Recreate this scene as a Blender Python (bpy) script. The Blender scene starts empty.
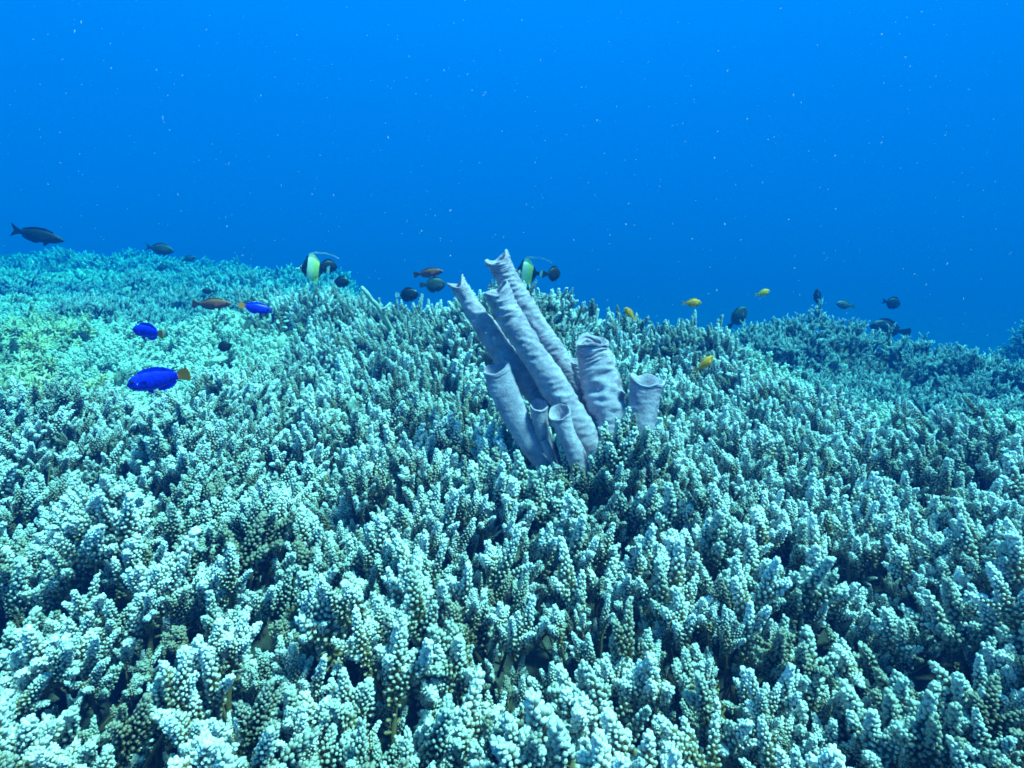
import bpy, bmesh, math, random
import numpy as np
from mathutils import Vector, Matrix, Euler, noise as mnoise

random.seed(7)
rng = np.random.default_rng(11)
scene = bpy.context.scene
COL = scene.collection

# ------------------------------------------------------------------ camera
FPX, W, H = 569.0, 1024, 768
PITCH = math.radians(12.1)
CAM = Vector((0.0, 0.0, 1.0))
cam_data = bpy.data.cameras.new('camera')
cam_data.sensor_width = 36.0
cam_data.lens = 36.0 * FPX / W
cam_data.clip_start = 0.01
cam_data.clip_end = 500.0
cam = bpy.data.objects.new('camera', cam_data)
cam.location = CAM
cam.rotation_euler = (math.radians(90) - PITCH, 0, 0)
COL.objects.link(cam)
scene.camera = cam

# ------------------------------------------------------------------ water light: sky filtered by the water, and the sun
SUN_EL, SUN_AZ = 64.0, 108.0          # degrees; azimuth from +Y (view direction) towards +X
world = bpy.data.worlds.new('World')
scene.world = world
world.use_nodes = True
nt = world.node_tree
nt.nodes.clear()
N = nt.nodes.new
out = N('ShaderNodeOutputWorld')
sky = N('ShaderNodeTexSky')
sky.sky_type = 'NISHITA'
sky.sun_disc = False
sky.sun_elevation = math.radians(SUN_EL)
sky.sun_rotation = math.radians(SUN_AZ)
tc = N('ShaderNodeTexCoord')
sep = N('ShaderNodeSeparateXYZ')
nt.links.new(tc.outputs['Generated'], sep.inputs[0])
mr = N('ShaderNodeMapRange')
mr.inputs['From Min'].default_value = -1.0
mr.inputs['From Max'].default_value = 1.0
nt.links.new(sep.outputs['Z'], mr.inputs['Value'])
# transmission of the water column towards the surface: deep blue near level, pale overhead
ramp = N('ShaderNodeValToRGB')
els = ramp.color_ramp.elements
els[0].position = 0.0
els[0].color = (0.0, 0.01, 0.025, 1)
els[1].position = 1.0
els[1].color = (0.05, 0.30, 0.40, 1)
for p, c in ((0.40, (0.0, 0.025, 0.09, 1)), (0.50, (0.0, 0.068, 0.27, 1)), (0.60, (0.0, 0.092, 0.355, 1)),
             (0.70, (0.0, 0.124, 0.46, 1)), (0.85, (0.01, 0.18, 0.42, 1))):
    e = els.new(p)
    e.color = c
nt.links.new(mr.outputs[0], ramp.inputs[0])
bg_w = N('ShaderNodeBackground')
nt.links.new(ramp.outputs[0], bg_w.inputs[0])
bg_w.inputs[1].default_value = 1.0
tint = N('ShaderNodeMixRGB')
tint.blend_type = 'MULTIPLY'
tint.inputs[0].default_value = 1.0
nt.links.new(sky.outputs[0], tint.inputs[1])
nt.links.new(ramp.outputs[0], tint.inputs[2])
bg_s = N('ShaderNodeBackground')
nt.links.new(tint.outputs[0], bg_s.inputs[0])
bg_s.inputs[1].default_value = 0.05
add = N('ShaderNodeAddShader')
nt.links.new(bg_w.outputs[0], add.inputs[0])
nt.links.new(bg_s.outputs[0], add.inputs[1])
nt.links.new(add.outputs[0], out.inputs['Surface'])

sun_data = bpy.data.lights.new('sun', 'SUN')
sun_data.energy = 5.0
sun_data.angle = math.radians(9)
sun_data.color = (0.70, 0.97, 1.0)   # daylight after a few metres of water
sun = bpy.data.objects.new('sun', sun_data)
_el, _az = math.radians(SUN_EL), math.radians(SUN_AZ)
to_sun = Vector((math.sin(_az) * math.cos(_el), math.cos(_az) * math.cos(_el), math.sin(_el)))
sun.rotation_euler = (-to_sun).to_track_quat('-Z', 'Y').to_euler()
sun.location = (0, 0, 6)
COL.objects.link(sun)

scene.view_settings.view_transform = 'Standard'
scene.view_settings.look = 'None'
scene.view_settings.exposure = 1.15
scene.view_settings.gamma = 1.0
scene.render.engine = 'CYCLES'
scene.cycles.use_denoising = True
scene.cycles.max_bounces = 3
scene.cycles.diffuse_bounces = 2
scene.cycles.glossy_bounces = 1
scene.cycles.volume_bounces = 0
scene.cycles.adaptive_threshold = 0.03
scene.cycles.filter_width = 1.7

# ------------------------------------------------------------------ helpers
_RX = Matrix.Rotation(math.radians(90) - PITCH, 3, 'X')


def pix(px, py, d):
    """world point seen at pixel (px, py) at optical depth d"""
    return CAM + _RX @ Vector(((px - W / 2) / FPX * d, -(py - H / 2) / FPX * d, -d))


def project(x, y, z):
    """numpy: pixel and depth of world points"""
    dx, dy, dz = x - CAM.x, y - CAM.y, z - CAM.z
    c, s = math.cos(PITCH), math.sin(PITCH)
    depth = dy * c - dz * s
    up = dy * s + dz * c
    depth = np.maximum(depth, 1e-3)
    return W / 2 + dx / depth * FPX, H / 2 - up / depth * FPX, depth


def mesh_from(name, verts, faces, smooth=True, mats=(), mat_idx=None, attrs=None):
    me = bpy.data.meshes.new(name)
    me.from_pydata([tuple(map(float, v)) for v in verts], [], [tuple(map(int, f)) for f in faces])
    for m in mats:
        me.materials.append(m)
    if mat_idx is not None:
        me.polygons.foreach_set('material_index', np.asarray(mat_idx, dtype=np.int32))
    me.polygons.foreach_set('use_smooth', np.full(len(me.polygons), smooth))
    for k, a in (attrs or {}).items():
        at = me.attributes.new(k, 'FLOAT', 'POINT')
        at.data.foreach_set('value', np.asarray(a, dtype=np.float32))
    me.update()
    return me


def link(name, me, parent=None):
    o = bpy.data.objects.new(name, me)
    COL.objects.link(o)
    if parent is not None:
        o.parent = parent
    return o


def tag(o, label=None, cat=None, group=None, kind=None):
    if label:
        o['label'] = label
    if cat:
        o['category'] = cat
    if group:
        o['group'] = group
    if kind:
        o['kind'] = kind
    return o


# smooth pseudo noise made of sines, vectorised
_NW = []
for _o in range(5):
    for _k in range(6):
        a = rng.uniform(0, 2 * math.pi)
        _NW.append((_o, math.cos(a), math.sin(a), rng.uniform(0, 6.28), rng.uniform(0.75, 1.3)))


def snoise(x, y, freq, octaves=3, seed=0.0):
    r = np.zeros_like(np.asarray(x, dtype=float))
    for o, ca, sa, ph, fm in _NW:
        if o >= octaves:
            continue
        f = freq * (2 ** o) * fm
        r = r + np.sin((x * ca + y * sa) * f * 2 * math.pi + ph + seed * (1.7 + o)) * (0.5 ** o) / 3.2
    return r


# ------------------------------------------------------------------ materials
def new_mat(name):
    m = bpy.data.materials.new(name)
    m.use_nodes = True
    n = m.node_tree
    b = n.nodes['Principled BSDF']
    return m, n, b


def mix_rgb(n, fac, a, b, blend='MIX'):
    x = n.nodes.new('ShaderNodeMixRGB')
    x.blend_type = blend
    for i, v in ((0, fac), (1, a), (2, b)):
        if isinstance(v, (int, float)):
            x.inputs[i].default_value = v
        elif isinstance(v, tuple):
            x.inputs[i].default_value = (*v, 1) if len(v) == 3 else v
        else:
            n.links.new(v, x.inputs[i])
    return x.outputs[0]


def ramp_node(n, fac, stops):
    r = n.nodes.new('ShaderNodeValToRGB')
    e = r.color_ramp.elements
    e[0].position, e[0].color = stops[0][0], (*stops[0][1], 1)
    e[1].position, e[1].color = stops[-1][0], (*stops[-1][1], 1)
    for p, c in stops[1:-1]:
        k = e.new(p)
        k.color = (*c, 1)
    n.links.new(fac, r.inputs[0])
    return r.outputs[0]


def noise_node(n, scale, detail=3.0, coord=None, rough=0.55):
    t = n.nodes.new('ShaderNodeTexNoise')
    t.inputs['Scale'].default_value = scale
    t.inputs['Detail'].default_value = detail
    t.inputs['Roughness'].default_value = rough
    if coord is not None:
        n.links.new(coord, t.inputs['Vector'])
    return t.outputs['Fac']


def coords(n, which='Object'):
    return n.nodes.new('ShaderNodeTexCoord').outputs[which]


def bump(n, b, height, dist, strength=1.0):
    k = n.nodes.new('ShaderNodeBump')
    k.inputs['Strength'].default_value = strength
    k.inputs['Distance'].default_value = dist
    n.links.new(height, k.inputs['Height'])
    n.links.new(k.outputs[0], b.inputs['Normal'])


def coral_material(name, old, mid, tip, var_a, var_b=None, rough=0.65):
    """living tissue: older skeleton at the stem, pale growing tips, plume bottoms darkened further as painted shade; every branch a little different"""
    m, n, b = new_mat(name)
    at = n.nodes.new('ShaderNodeAttribute')
    at.attribute_name = 'tip'
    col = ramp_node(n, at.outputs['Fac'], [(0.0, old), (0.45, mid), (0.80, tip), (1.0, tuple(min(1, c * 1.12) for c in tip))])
    oi = n.nodes.new('ShaderNodeObjectInfo')
    var = ramp_node(n, oi.outputs['Random'], var_a if var_b is None else [(0.0, var_a), (1.0, var_b)])
    col = mix_rgb(n, 1.0, col, var, 'MULTIPLY')
    co = coords(n)
    f = noise_node(n, 260.0, 2.0, co)
    col = mix_rgb(n, 1.0, col, ramp_node(n, f, [(0.3, (0.80, 0.80, 0.80)), (0.7, (1.1, 1.1, 1.1))]), 'MULTIPLY')
    n.links.new(col, b.inputs['Base Color'])
    b.inputs['Roughness'].default_value = rough
    b.inputs['Specular IOR Level'].default_value = 0.2
    bump(n, b, noise_node(n, 1100.0, 2.0, co), 0.0012, 0.8)
    return m


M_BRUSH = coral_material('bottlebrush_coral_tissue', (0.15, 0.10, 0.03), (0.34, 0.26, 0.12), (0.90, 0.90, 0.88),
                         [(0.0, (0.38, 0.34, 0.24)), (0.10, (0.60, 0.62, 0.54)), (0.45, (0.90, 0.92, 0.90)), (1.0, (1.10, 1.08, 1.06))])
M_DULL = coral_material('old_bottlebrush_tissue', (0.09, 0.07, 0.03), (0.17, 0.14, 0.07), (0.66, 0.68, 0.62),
                        [(0.0, (0.42, 0.38, 0.28)), (0.5, (0.80, 0.84, 0.80)), (1.0, (1.1, 1.1, 1.1))])
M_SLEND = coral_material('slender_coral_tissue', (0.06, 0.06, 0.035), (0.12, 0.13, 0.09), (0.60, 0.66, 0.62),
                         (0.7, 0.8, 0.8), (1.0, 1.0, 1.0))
M_PALE = coral_material('pale_coral_tissue', (0.30, 0.28, 0.18), (0.48, 0.50, 0.38), (0.74, 0.80, 0.70),
                        (0.88, 0.92, 0.90), (1.0, 1.0, 0.95))
M_YELL = coral_material('yellow_coral_tissue', (0.18, 0.14, 0.05), (0.38, 0.33, 0.14), (0.74, 0.68, 0.46),
                        (0.45, 0.62, 0.68), (1.0, 0.98, 0.85))

m, n, b = new_mat('reef_rock')
co = coords(n)
f1 = noise_node(n, 3.0, 6.0, co, 0.65)
f2 = noise_node(n, 22.0, 5.0, co, 0.7)
c1 = ramp_node(n, f1, [(0.35, (0.035, 0.03, 0.018)), (0.50, (0.08, 0.075, 0.045)), (0.68, (0.20, 0.20, 0.14))])
c2 = ramp_node(n, f2, [(0.35, (0.45, 0.45, 0.40)), (0.65, (1.15, 1.15, 1.15))])
n.links.new(mix_rgb(n, 1.0, c1, c2, 'MULTIPLY'), b.inputs['Base Color'])
b.inputs['Roughness'].default_value = 0.9
bump(n, b, noise_node(n, 40.0, 6.0, co, 0.7), 0.02, 1.0)
M_ROCK = m

m, n, b = new_mat('rubble')
co = coords(n)
oi = n.nodes.new('ShaderNodeObjectInfo')
c1 = ramp_node(n, oi.outputs['Random'], [(0.0, (0.22, 0.22, 0.14)), (0.4, (0.50, 0.52, 0.40)), (1.0, (0.78, 0.80, 0.66))])
c2 = ramp_node(n, noise_node(n, 60.0, 4.0, co), [(0.35, (0.55, 0.55, 0.45)), (0.65, (1.1, 1.1, 1.1))])
n.links.new(mix_rgb(n, 1.0, c1, c2, 'MULTIPLY'), b.inputs['Base Color'])
b.inputs['Roughness'].default_value = 0.9
M_RUBBLE = m

m, n, b = new_mat('sponge_skin')
co = coords(n)
f1 = noise_node(n, 35.0, 5.0, co, 0.6)
c1 = ramp_node(n, f1, [(0.30, (0.30, 0.22, 0.28)), (0.5, (0.45, 0.34, 0.41)), (0.72, (0.60, 0.47, 0.54))])
f2 = noise_node(n, 260.0, 3.0, co, 0.7)
c2 = ramp_node(n, f2, [(0.33, (0.78, 0.78, 0.80)), (0.6, (1.05, 1.05, 1.05))])
n.links.new(mix_rgb(n, 1.0, c1, c2, 'MULTIPLY'), b.inputs['Base Color'])
b.inputs['Roughness'].default_value = 0.85
b.inputs['Specular IOR Level'].default_value = 0.15
bump(n, b, f2, 0.0016, 0.8)
M_SPONGE = m


def plain(name, c, rough=0.5, var=0.25, scale=40.0, spec=0.3):
    m, n, b = new_mat(name)
    f = noise_node(n, scale, 3.0, coords(n))
    lo = tuple(x * (1 - var) for x in c)
    hi = tuple(min(1, x * (1 + var)) for x in c)
    n.links.new(ramp_node(n, f, [(0.3, lo), (0.7, hi)]), b.inputs['Base Color'])
    b.inputs['Roughness'].default_value = rough
    b.inputs['Specular IOR Level'].default_value = spec
    return m


M_DARKFISH = plain('dark_fish_skin', (0.014, 0.016, 0.013))
M_GREYFISH = plain('grey_fish_skin', (0.10, 0.12, 0.11))
M_OLIVEFISH = plain('olive_fish_skin', (0.05, 0.06, 0.04))
M_BLUE = plain('blue_fish_skin', (0.010, 0.03, 0.72), 0.4, 0.45, 320)
M_YTAIL = plain('yellow_fin', (0.95, 0.25, 0.05))
M_YFISH = plain('yellow_fish_skin', (1.0, 0.36, 0.01), 0.5, 0.10)
M_YGREEN = plain('lime_fish_skin', (0.95, 0.42, 0.02), 0.5, 0.12)
M_WHITE = plain('white_fin', (0.75, 0.78, 0.75))
M_EYE = plain('eye', (0.01, 0.01, 0.012), 0.2, 0.1)
M_SNOW = plain('plankton', (0.8, 0.82, 0.8), 0.8, 0.1)
M_SNOW.node_tree.nodes['Principled BSDF'].inputs['Alpha'].default_value = 0.4
M_JELLY = plain('jelly', (0.7, 0.8, 0.8), 0.8, 0.1)
M_JELLY.node_tree.nodes['Principled BSDF'].inputs['Alpha'].default_value = 0.07

m, n, b = new_mat('wrasse_skin')
co = coords(n)
sp = n.nodes.new('ShaderNodeSeparateXYZ')
n.links.new(co, sp.inputs[0])
ad = n.nodes.new('ShaderNodeMath')
ad.operation = 'MULTIPLY_ADD'
n.links.new(sp.outputs['Z'], ad.inputs[0])
ad.inputs[1].default_value = 14.0
ad.inputs[2].default_value = 0.5
c1 = ramp_node(n, ad.outputs[0], [(0.0, (0.05, 0.03, 0.03)), (0.45, (0.34, 0.05, 0.03)), (0.75, (0.45, 0.14, 0.03)), (1.0, (0.10, 0.08, 0.03))])
c2 = ramp_node(n, noise_node(n, 70, 3, co), [(0.3, (0.6, 0.6, 0.6)), (0.7, (1.2, 1.2, 1.2))])
n.links.new(mix_rgb(n, 1.0, c1, c2, 'MULTIPLY'), b.inputs['Base Color'])
b.inputs['Roughness'].default_value = 0.5
M_WRASSE = m

# banded skin: snout white, black, yellow-white, black, yellow, black tail (bands run across the length)
m, n, b = new_mat('banded_fish_skin')
co = coords(n)
sp = n.nodes.new('ShaderNodeSeparateXYZ')
n.links.new(co, sp.inputs[0])
ad = n.nodes.new('ShaderNodeMath')
ad.operation = 'MULTIPLY_ADD'
n.links.new(sp.outputs['X'], ad.inputs[0])
ad.inputs[1].default_value = 1.0 / 0.16
ad.inputs[2].default_value = 0.5
# slant the bands a little with height
ad2 = n.nodes.new('ShaderNodeMath')
ad2.operation = 'MULTIPLY_ADD'
n.links.new(sp.outputs['Z'], ad2.inputs[0])
ad2.inputs[1].default_value = 0.8
n.links.new(ad.outputs[0], ad2.inputs[2])
cr = n.nodes.new('ShaderNodeValToRGB')
cr.color_ramp.interpolation = 'LINEAR'
BL, YE, WH = (0.012, 0.014, 0.016), (0.95, 0.95, 0.22), (0.97, 0.97, 0.70)
st = [(0.0, BL), (0.13, BL), (0.145, WH), (0.20, WH), (0.215, BL), (0.375, BL), (0.39, YE), (0.46, YE), (0.63, WH), (0.65, BL), (0.76, BL), (0.78, WH), (0.955, WH), (0.97, BL), (1.0, BL)]
e = cr.color_ramp.elements
e[0].position, e[0].color = st[0][0], (*st[0][1], 1)
e[1].position, e[1].color = st[-1][0], (*st[-1][1], 1)
for p, c in st[1:-1]:
    k = e.new(p)
    k.color = (*c, 1)
n.links.new(ad2.outputs[0], cr.inputs[0])
n.links.new(cr.outputs[0], b.inputs['Base Color'])
b.inputs['Roughness'].default_value = 0.45
M_IDOL = m

# ------------------------------------------------------------------ terrain: height of the coral tops and of the rock below
def gauss(x, y, cx, cy, sx, sy, a):
    return a * np.exp(-((x - cx) / sx) ** 2 - ((y - cy) / sy) ** 2)


def sstep(e0, e1, v):
    t = np.clip((v - e0) / (e1 - e0), 0, 1)
    return t * t * (3 - 2 * t)


def top_height(x, y):
    x = np.asarray(x, dtype=float)
    y = np.asarray(y, dtype=float)
    az = x / np.maximum(y, 0.3)
    yy = np.maximum(y, 0)
    left = -0.37 + 0.0054 * (0.42 + 0.58 * sstep(-0.30, -0.80, az)) * np.minimum(yy, 10.5) ** 2 - 0.30 * np.clip(yy - 10.5, 0, 8)
    right = -0.38 - 0.42 * np.clip(yy - 2.3, 0, 6) - 0.16 * sstep(0.36, 0.75, az) * sstep(1.35, 2.1, yy)
    wl = sstep(-0.10, -0.30, az) * sstep(1.2, 2.6, yy)
    z = left * wl + right * (1 - wl)
    z = z - 0.03 * sstep(0.75, 0.3, y)
    z = z + gauss(x, y, 0.0, 2.1, 0.42, 0.50, 0.28)
    z = z + gauss(x, y, -0.98, 3.05, 0.70, 0.55, 0.20) + gauss(x, y, -0.52, 2.55, 0.40, 0.40, 0.12)
    z = z + gauss(x, y, 0.74, 2.10, 0.34, 0.36, 0.11)
    z = z + gauss(x, y, 1.50, 2.95, 0.60, 0.40, 0.40)
    z = z + gauss(x, y, 2.15, 2.70, 0.42, 0.36, 0.20)
    z = z + gauss(x, y, 3.78, 4.1, 0.42, 0.42, 0.92)
    z = z + gauss(x, y, -1.05, 1.30, 0.42, 0.26, 0.07)
    z = z + gauss(x, y, 0.10, 0.92, 0.24, 0.10, 0.065)
    z = z - gauss(x, y, -1.75, 1.95, 0.5, 0.3, 0.06)
    z = z - gauss(x, y, 1.50, 2.28, 0.36, 0.26, 0.10)
    z = z + 0.022 * snoise(x, y, 1.9, 2, 1.0) + 0.07 * snoise(x, y, 0.9, 2, 4.0) * sstep(1.8, 4.0, yy) * sstep(0.0, -0.4, az)
    return CAM.z + z


# colonies: (x, y, species, category, label)
BR, SL, PA, YE_ = 'brush', 'slender', 'pale', 'yellow'
COLONIES = [
    (-0.62, 0.40, BR, 'pale blue-white bottlebrush coral filling the bottom left corner of the picture'),
    (-0.22, 0.37, BR, 'pale bottlebrush coral at the bottom edge, left of centre'),
    (0.15, 0.40, BR, 'pale bottlebrush coral with fat knobbly spires at the bottom edge, right of centre'),
    (0.58, 0.44, BR, 'pale blue-white bottlebrush coral filling the bottom right corner of the picture'),
    (-0.46, 0.74, BR, 'pale bottlebrush coral one row up from the bottom left corner'),
    (-0.10, 0.68, BR, 'pale bottlebrush coral in front of the sponge, left of its base'),
    (0.26, 0.72, BR, 'pale bottlebrush coral directly in front of the lavender tube sponge'),
    (0.70, 0.76, BR, 'pale bottlebrush coral one row up from the bottom right corner'),
    (-1.02, 1.12, BR, 'pale bottlebrush coral mound at the left edge, below the large blue damselfish'),
    (-0.55, 1.12, BR, 'bottlebrush coral mound between the large blue damselfish and the sponge'),
    (-0.16, 1.18, BR, 'bottlebrush coral against the left side of the tube sponge'),
    (0.50, 1.14, BR, 'bright bottlebrush coral against the right side of the tube sponge'),
    (0.98, 1.12, BR, 'bottlebrush coral below the bright pale coral near the right edge'),
    (-0.72, 1.65, BR, 'teal bottlebrush coral on the slope below the small dark damselfish, left of centre'),
    (-0.22, 1.65, BR, 'teal bottlebrush coral below the pale dead stick'),
    (0.26, 1.62, BR, 'bottlebrush coral rising directly behind the tube sponge'),
    (0.76, 1.62, BR, 'bright bottlebrush coral around the orange-yellow fish, right of the sponge'),
    (0.02, 2.15, BR, 'bottlebrush coral on the ridge crest behind the sponge, under the right banded fish'),
    (0.66, 2.12, BR, 'bottlebrush coral on the low crest under the yellow fish'),
    (-0.52, 2.35, BR, 'teal bottlebrush coral on the ridge around the pale dead stick'),
    (-0.95, 3.05, BR, 'blue-green coral ridge under the left banded fish'),
    (-1.25, 2.10, PA, 'light turquoise low coral bed behind the middle blue damselfish'),
    (1.50, 3.00, SL, 'dark branching coral head under the upright dark fish, right of centre'),
    (2.18, 2.75, SL, 'dark branching coral head with pale tips right of the large dark fish'),
    (1.05, 1.95, PA, 'light turquoise low coral tongue below the dark branching coral head'),
    (1.62, 2.12, SL, 'dark low coral in the hollow between pale tongue and dark coral heads'),
    (1.28, 1.42, PA, 'bright whitish low coral with lime patches near the right edge'),
    (1.85, 1.75, SL, 'dull teal branching coral at the right edge above the whitish coral'),
    (3.75, 4.10, SL, 'separate dark coral head alone at the far right edge'),
    (-1.65, 1.72, YE_, 'yellowish finger coral at the left edge above the bottlebrush mound'),
    (-2.35, 2.45, YE_, 'lime-yellow finger coral at the left edge, farther up the slope'),
    (-1.75, 2.75, PA, 'pale turquoise coral bed left of the brown wrasse'),
    (-1.55, 3.75, SL, 'dark branching coral patch above the brown wrasse on the left slope'),
    (-2.60, 3.75, SL, 'long dark branching coral patch in the middle of the left slope'),
    (-3.30, 3.55, PA, 'hazy pale coral bed at the left edge below the long dark fish'),
    (-2.35, 5.60, BR, 'hazy coral bed on the far slope under the two dark surgeonfish'),
    (-3.90, 5.60, SL, 'hazy dark coral patch far up the left slope'),
    (-5.20, 6.20, PA, 'very hazy pale coral at the upper left edge of the slope'),
    (-3.30, 8.00, BR, 'faint coral bed at the slope crest where it fades into blue water'),
    (-6.20, 9.00, BR, 'faint blue coral on the farthest crest at the left edge'),
]
SEED = np.array([(c[0], c[1]) for c in COLONIES])


def colony_of(x, y):
    # a wobble keeps the borders of neighbouring colonies irregular
    wx = x + 0.05 * snoise(x, y, 3.0, 2, 2.0)
    wy = y + 0.05 * snoise(x, y, 3.0, 2, 6.0)
    d = np.hypot(wx[:, None] - SEED[None, :, 0], wy[:, None] - SEED[None, :, 1])
    i = np.argsort(d, axis=1)
    r = np.arange(len(x))
    return i[:, 0], d[r, i[:, 0]], d[r, i[:, 1]] - d[r, i[:, 0]]


# seabed sheet: fine near the camera, coarse far away
def seabed():
    rows = np.concatenate([np.linspace(-1.5, 3.5, 130), np.geomspace(3.55, 60, 90)])
    cols = np.sinh(np.linspace(-4.6, 4.6, 230)) * 0.75
    X, Y = np.meshgrid(cols, rows)
    Z = top_height(X.ravel(), Y.ravel()).reshape(X.shape)
    Z = Z - 0.105 - 0.045 * sstep(2.3, 1.6, Y) - 0.02 * snoise(X, Y, 3.0, 3, 9.0)
    nr, nc = X.shape
    v = np.stack([X.ravel(), Y.ravel(), Z.ravel()], 1)
    q = [(r * nc + c, r * nc + c + 1, (r + 1) * nc + c + 1, (r + 1) * nc + c) for r in range(nr - 1) for c in range(nc - 1)]
    o = link('seabed', mesh_from('seabed', v, q, True, [M_ROCK]))
    tag(o, 'rough dark reef rock sloping under the corals', None, None, 'structure')


seabed()


# ------------------------------------------------------------------ coral branches
def tube_rings(path, radii, sides, cap=0.75):
    """ring vertices and faces of a tapered tube along path"""
    vs, fs = [], []
    n_ = len(path)
    up = Vector((0.31, 0.17, 0.93))
    for i, (p, r) in enumerate(zip(path, radii)):
        t = (path[min(i + 1, n_ - 1)] - path[max(i - 1, 0)]).normalized()
        a = t.cross(up)
        if a.length < 1e-3:
            a = t.cross(Vector((1, 0, 0)))
        a.normalize()
        b_ = t.cross(a)
        for k in range(sides):
            an = 2 * math.pi * k / sides
            vs.append(p + a * (math.cos(an) * r) + b_ * (math.sin(an) * r))
    for i in range(n_ - 1):
        for k in range(sides):
            k2 = (k + 1) % sides
            fs.append((i * sides + k, i * sides + k2, (i + 1) * sides + k2, (i + 1) * sides + k))
    if cap:
        t = (path[-1] - path[-2]).normalized()
        vs.append(path[-1] + t * radii[-1] * cap)
        c = len(vs) - 1
        o = (n_ - 1) * sides
        for k in range(sides):
            fs.append((o + k, o + (k + 1) % sides, c))
    return vs, fs


class Builder:
    def __init__(self):
        self.v, self.f, self.t = [], [], []

    def add(self, vs, fs, tips):
        o = len(self.v)
        self.v += vs
        self.f += [tuple(i + o for i in q) for q in fs]
        self.t += tips


def spire(R, B, base, direction, L, wide, knob, n_k, sides=6, start=0.12, stem=0.11):
    """one bottlebrush axis with spiralling rounded branchlets; local z is the growth direction"""
    q = direction.to_track_quat('Z', 'Y')
    bend = Vector((R.uniform(-1, 1), R.uniform(-1, 1), 0)) * 0.10 * L
    def axis(t):
        return base + q @ (Vector((0, 0, L * t)) + bend * t * t)
    # axis with bare lower stem
    ts = [-stem / L, -0.3 * stem / L, 0.25, 0.55, 0.8, 0.95]
    rad = [0.0050, 0.0046, 0.0042, 0.0036, 0.0030, 0.0026]
    path = [axis(t) for t in ts]
    vs, fs = tube_rings(path, [r * wide / 0.014 for r in rad], 6)
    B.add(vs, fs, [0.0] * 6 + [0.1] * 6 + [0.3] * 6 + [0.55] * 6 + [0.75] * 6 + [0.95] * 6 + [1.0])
    ga = 2.39996
    ph0 = R.uniform(0, 6.28)
    for i in range(n_k):
        u = (i + 0.5) / n_k
        t = start - 0.45 * (1 - u) ** 3 + (1.0 - start) * u ** 0.9
        if u < 0.18 and R.random() < 0.45:
            continue
        ph = ph0 + ga * i + R.uniform(-0.25, 0.25)
        tilt = math.radians((86 - 56 * u ** 1.7) + R.uniform(-10, 10))
        env = wide * 1.1 * (1.0 - 0.76 * u ** 1.15) * R.uniform(0.78, 1.18)
        ln = env / max(math.sin(tilt), 0.35)
        d = q @ Vector((math.cos(ph) * math.sin(tilt), math.sin(ph) * math.sin(tilt), math.cos(tilt)))
        p0 = axis(t - 0.10)
        r = knob * R.uniform(0.82, 1.18)
        curl = q @ Vector((0, 0, 0.18 * ln))
        path = [p0, p0 + d * (ln - 1.5 * r) , p0 + d * (ln - 0.2 * r) + curl * 0.6, p0 + d * (ln + 0.75 * r) + curl]
        vs, fs = tube_rings(path, [r * 0.75, r * 0.95, r * 1.06, r * 0.74], sides, 0.35)
        tt = 0.25 + 0.35 * u
        k = 0.46 + 0.54 * min(1.0, u * 1.25) ** 0.8  # paler growing tips; lower knobs darkened further, shade put into the colour
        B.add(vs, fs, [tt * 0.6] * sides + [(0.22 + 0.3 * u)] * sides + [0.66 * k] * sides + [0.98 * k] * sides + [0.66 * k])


def brush_variant(i, mat):
    """a plume: one upright bottlebrush axis with shorter ones fanning out below its tip"""
    R = random.Random(100 + i)
    B = Builder()
    L = R.uniform(0.054, 0.080)
    lead = Vector((R.uniform(-.1, .1), R.uniform(-.1, .1), 1)).normalized()
    spire(R, B, Vector((0, 0, 0)), lead, L, R.uniform(0.0082, 0.0100), 0.00182, R.randint(104, 128), 6)
    a0 = R.uniform(0, 6.28)
    ns = R.randint(2, 4)
    for k in range(ns):
        a = a0 + 2.4 * k + R.uniform(-0.4, 0.4)
        h = R.uniform(-0.010, 0.38 * L)
        sl = R.uniform(0.40, 0.72)
        d = Vector((math.cos(a) * sl, math.sin(a) * sl, 1)).normalized()
        spire(R, B, lead * h + Vector((math.cos(a), math.sin(a), 0)) * 0.004, d,
              (L - h) * R.uniform(0.48, 0.78), R.uniform(0.0064, 0.0082), 0.00172, R.randint(54, 70), 5, 0.15, 0.012)
    return mesh_from('bottlebrush_branch', B.v, B.f, True, [mat], attrs={'tip': B.t})


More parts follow.
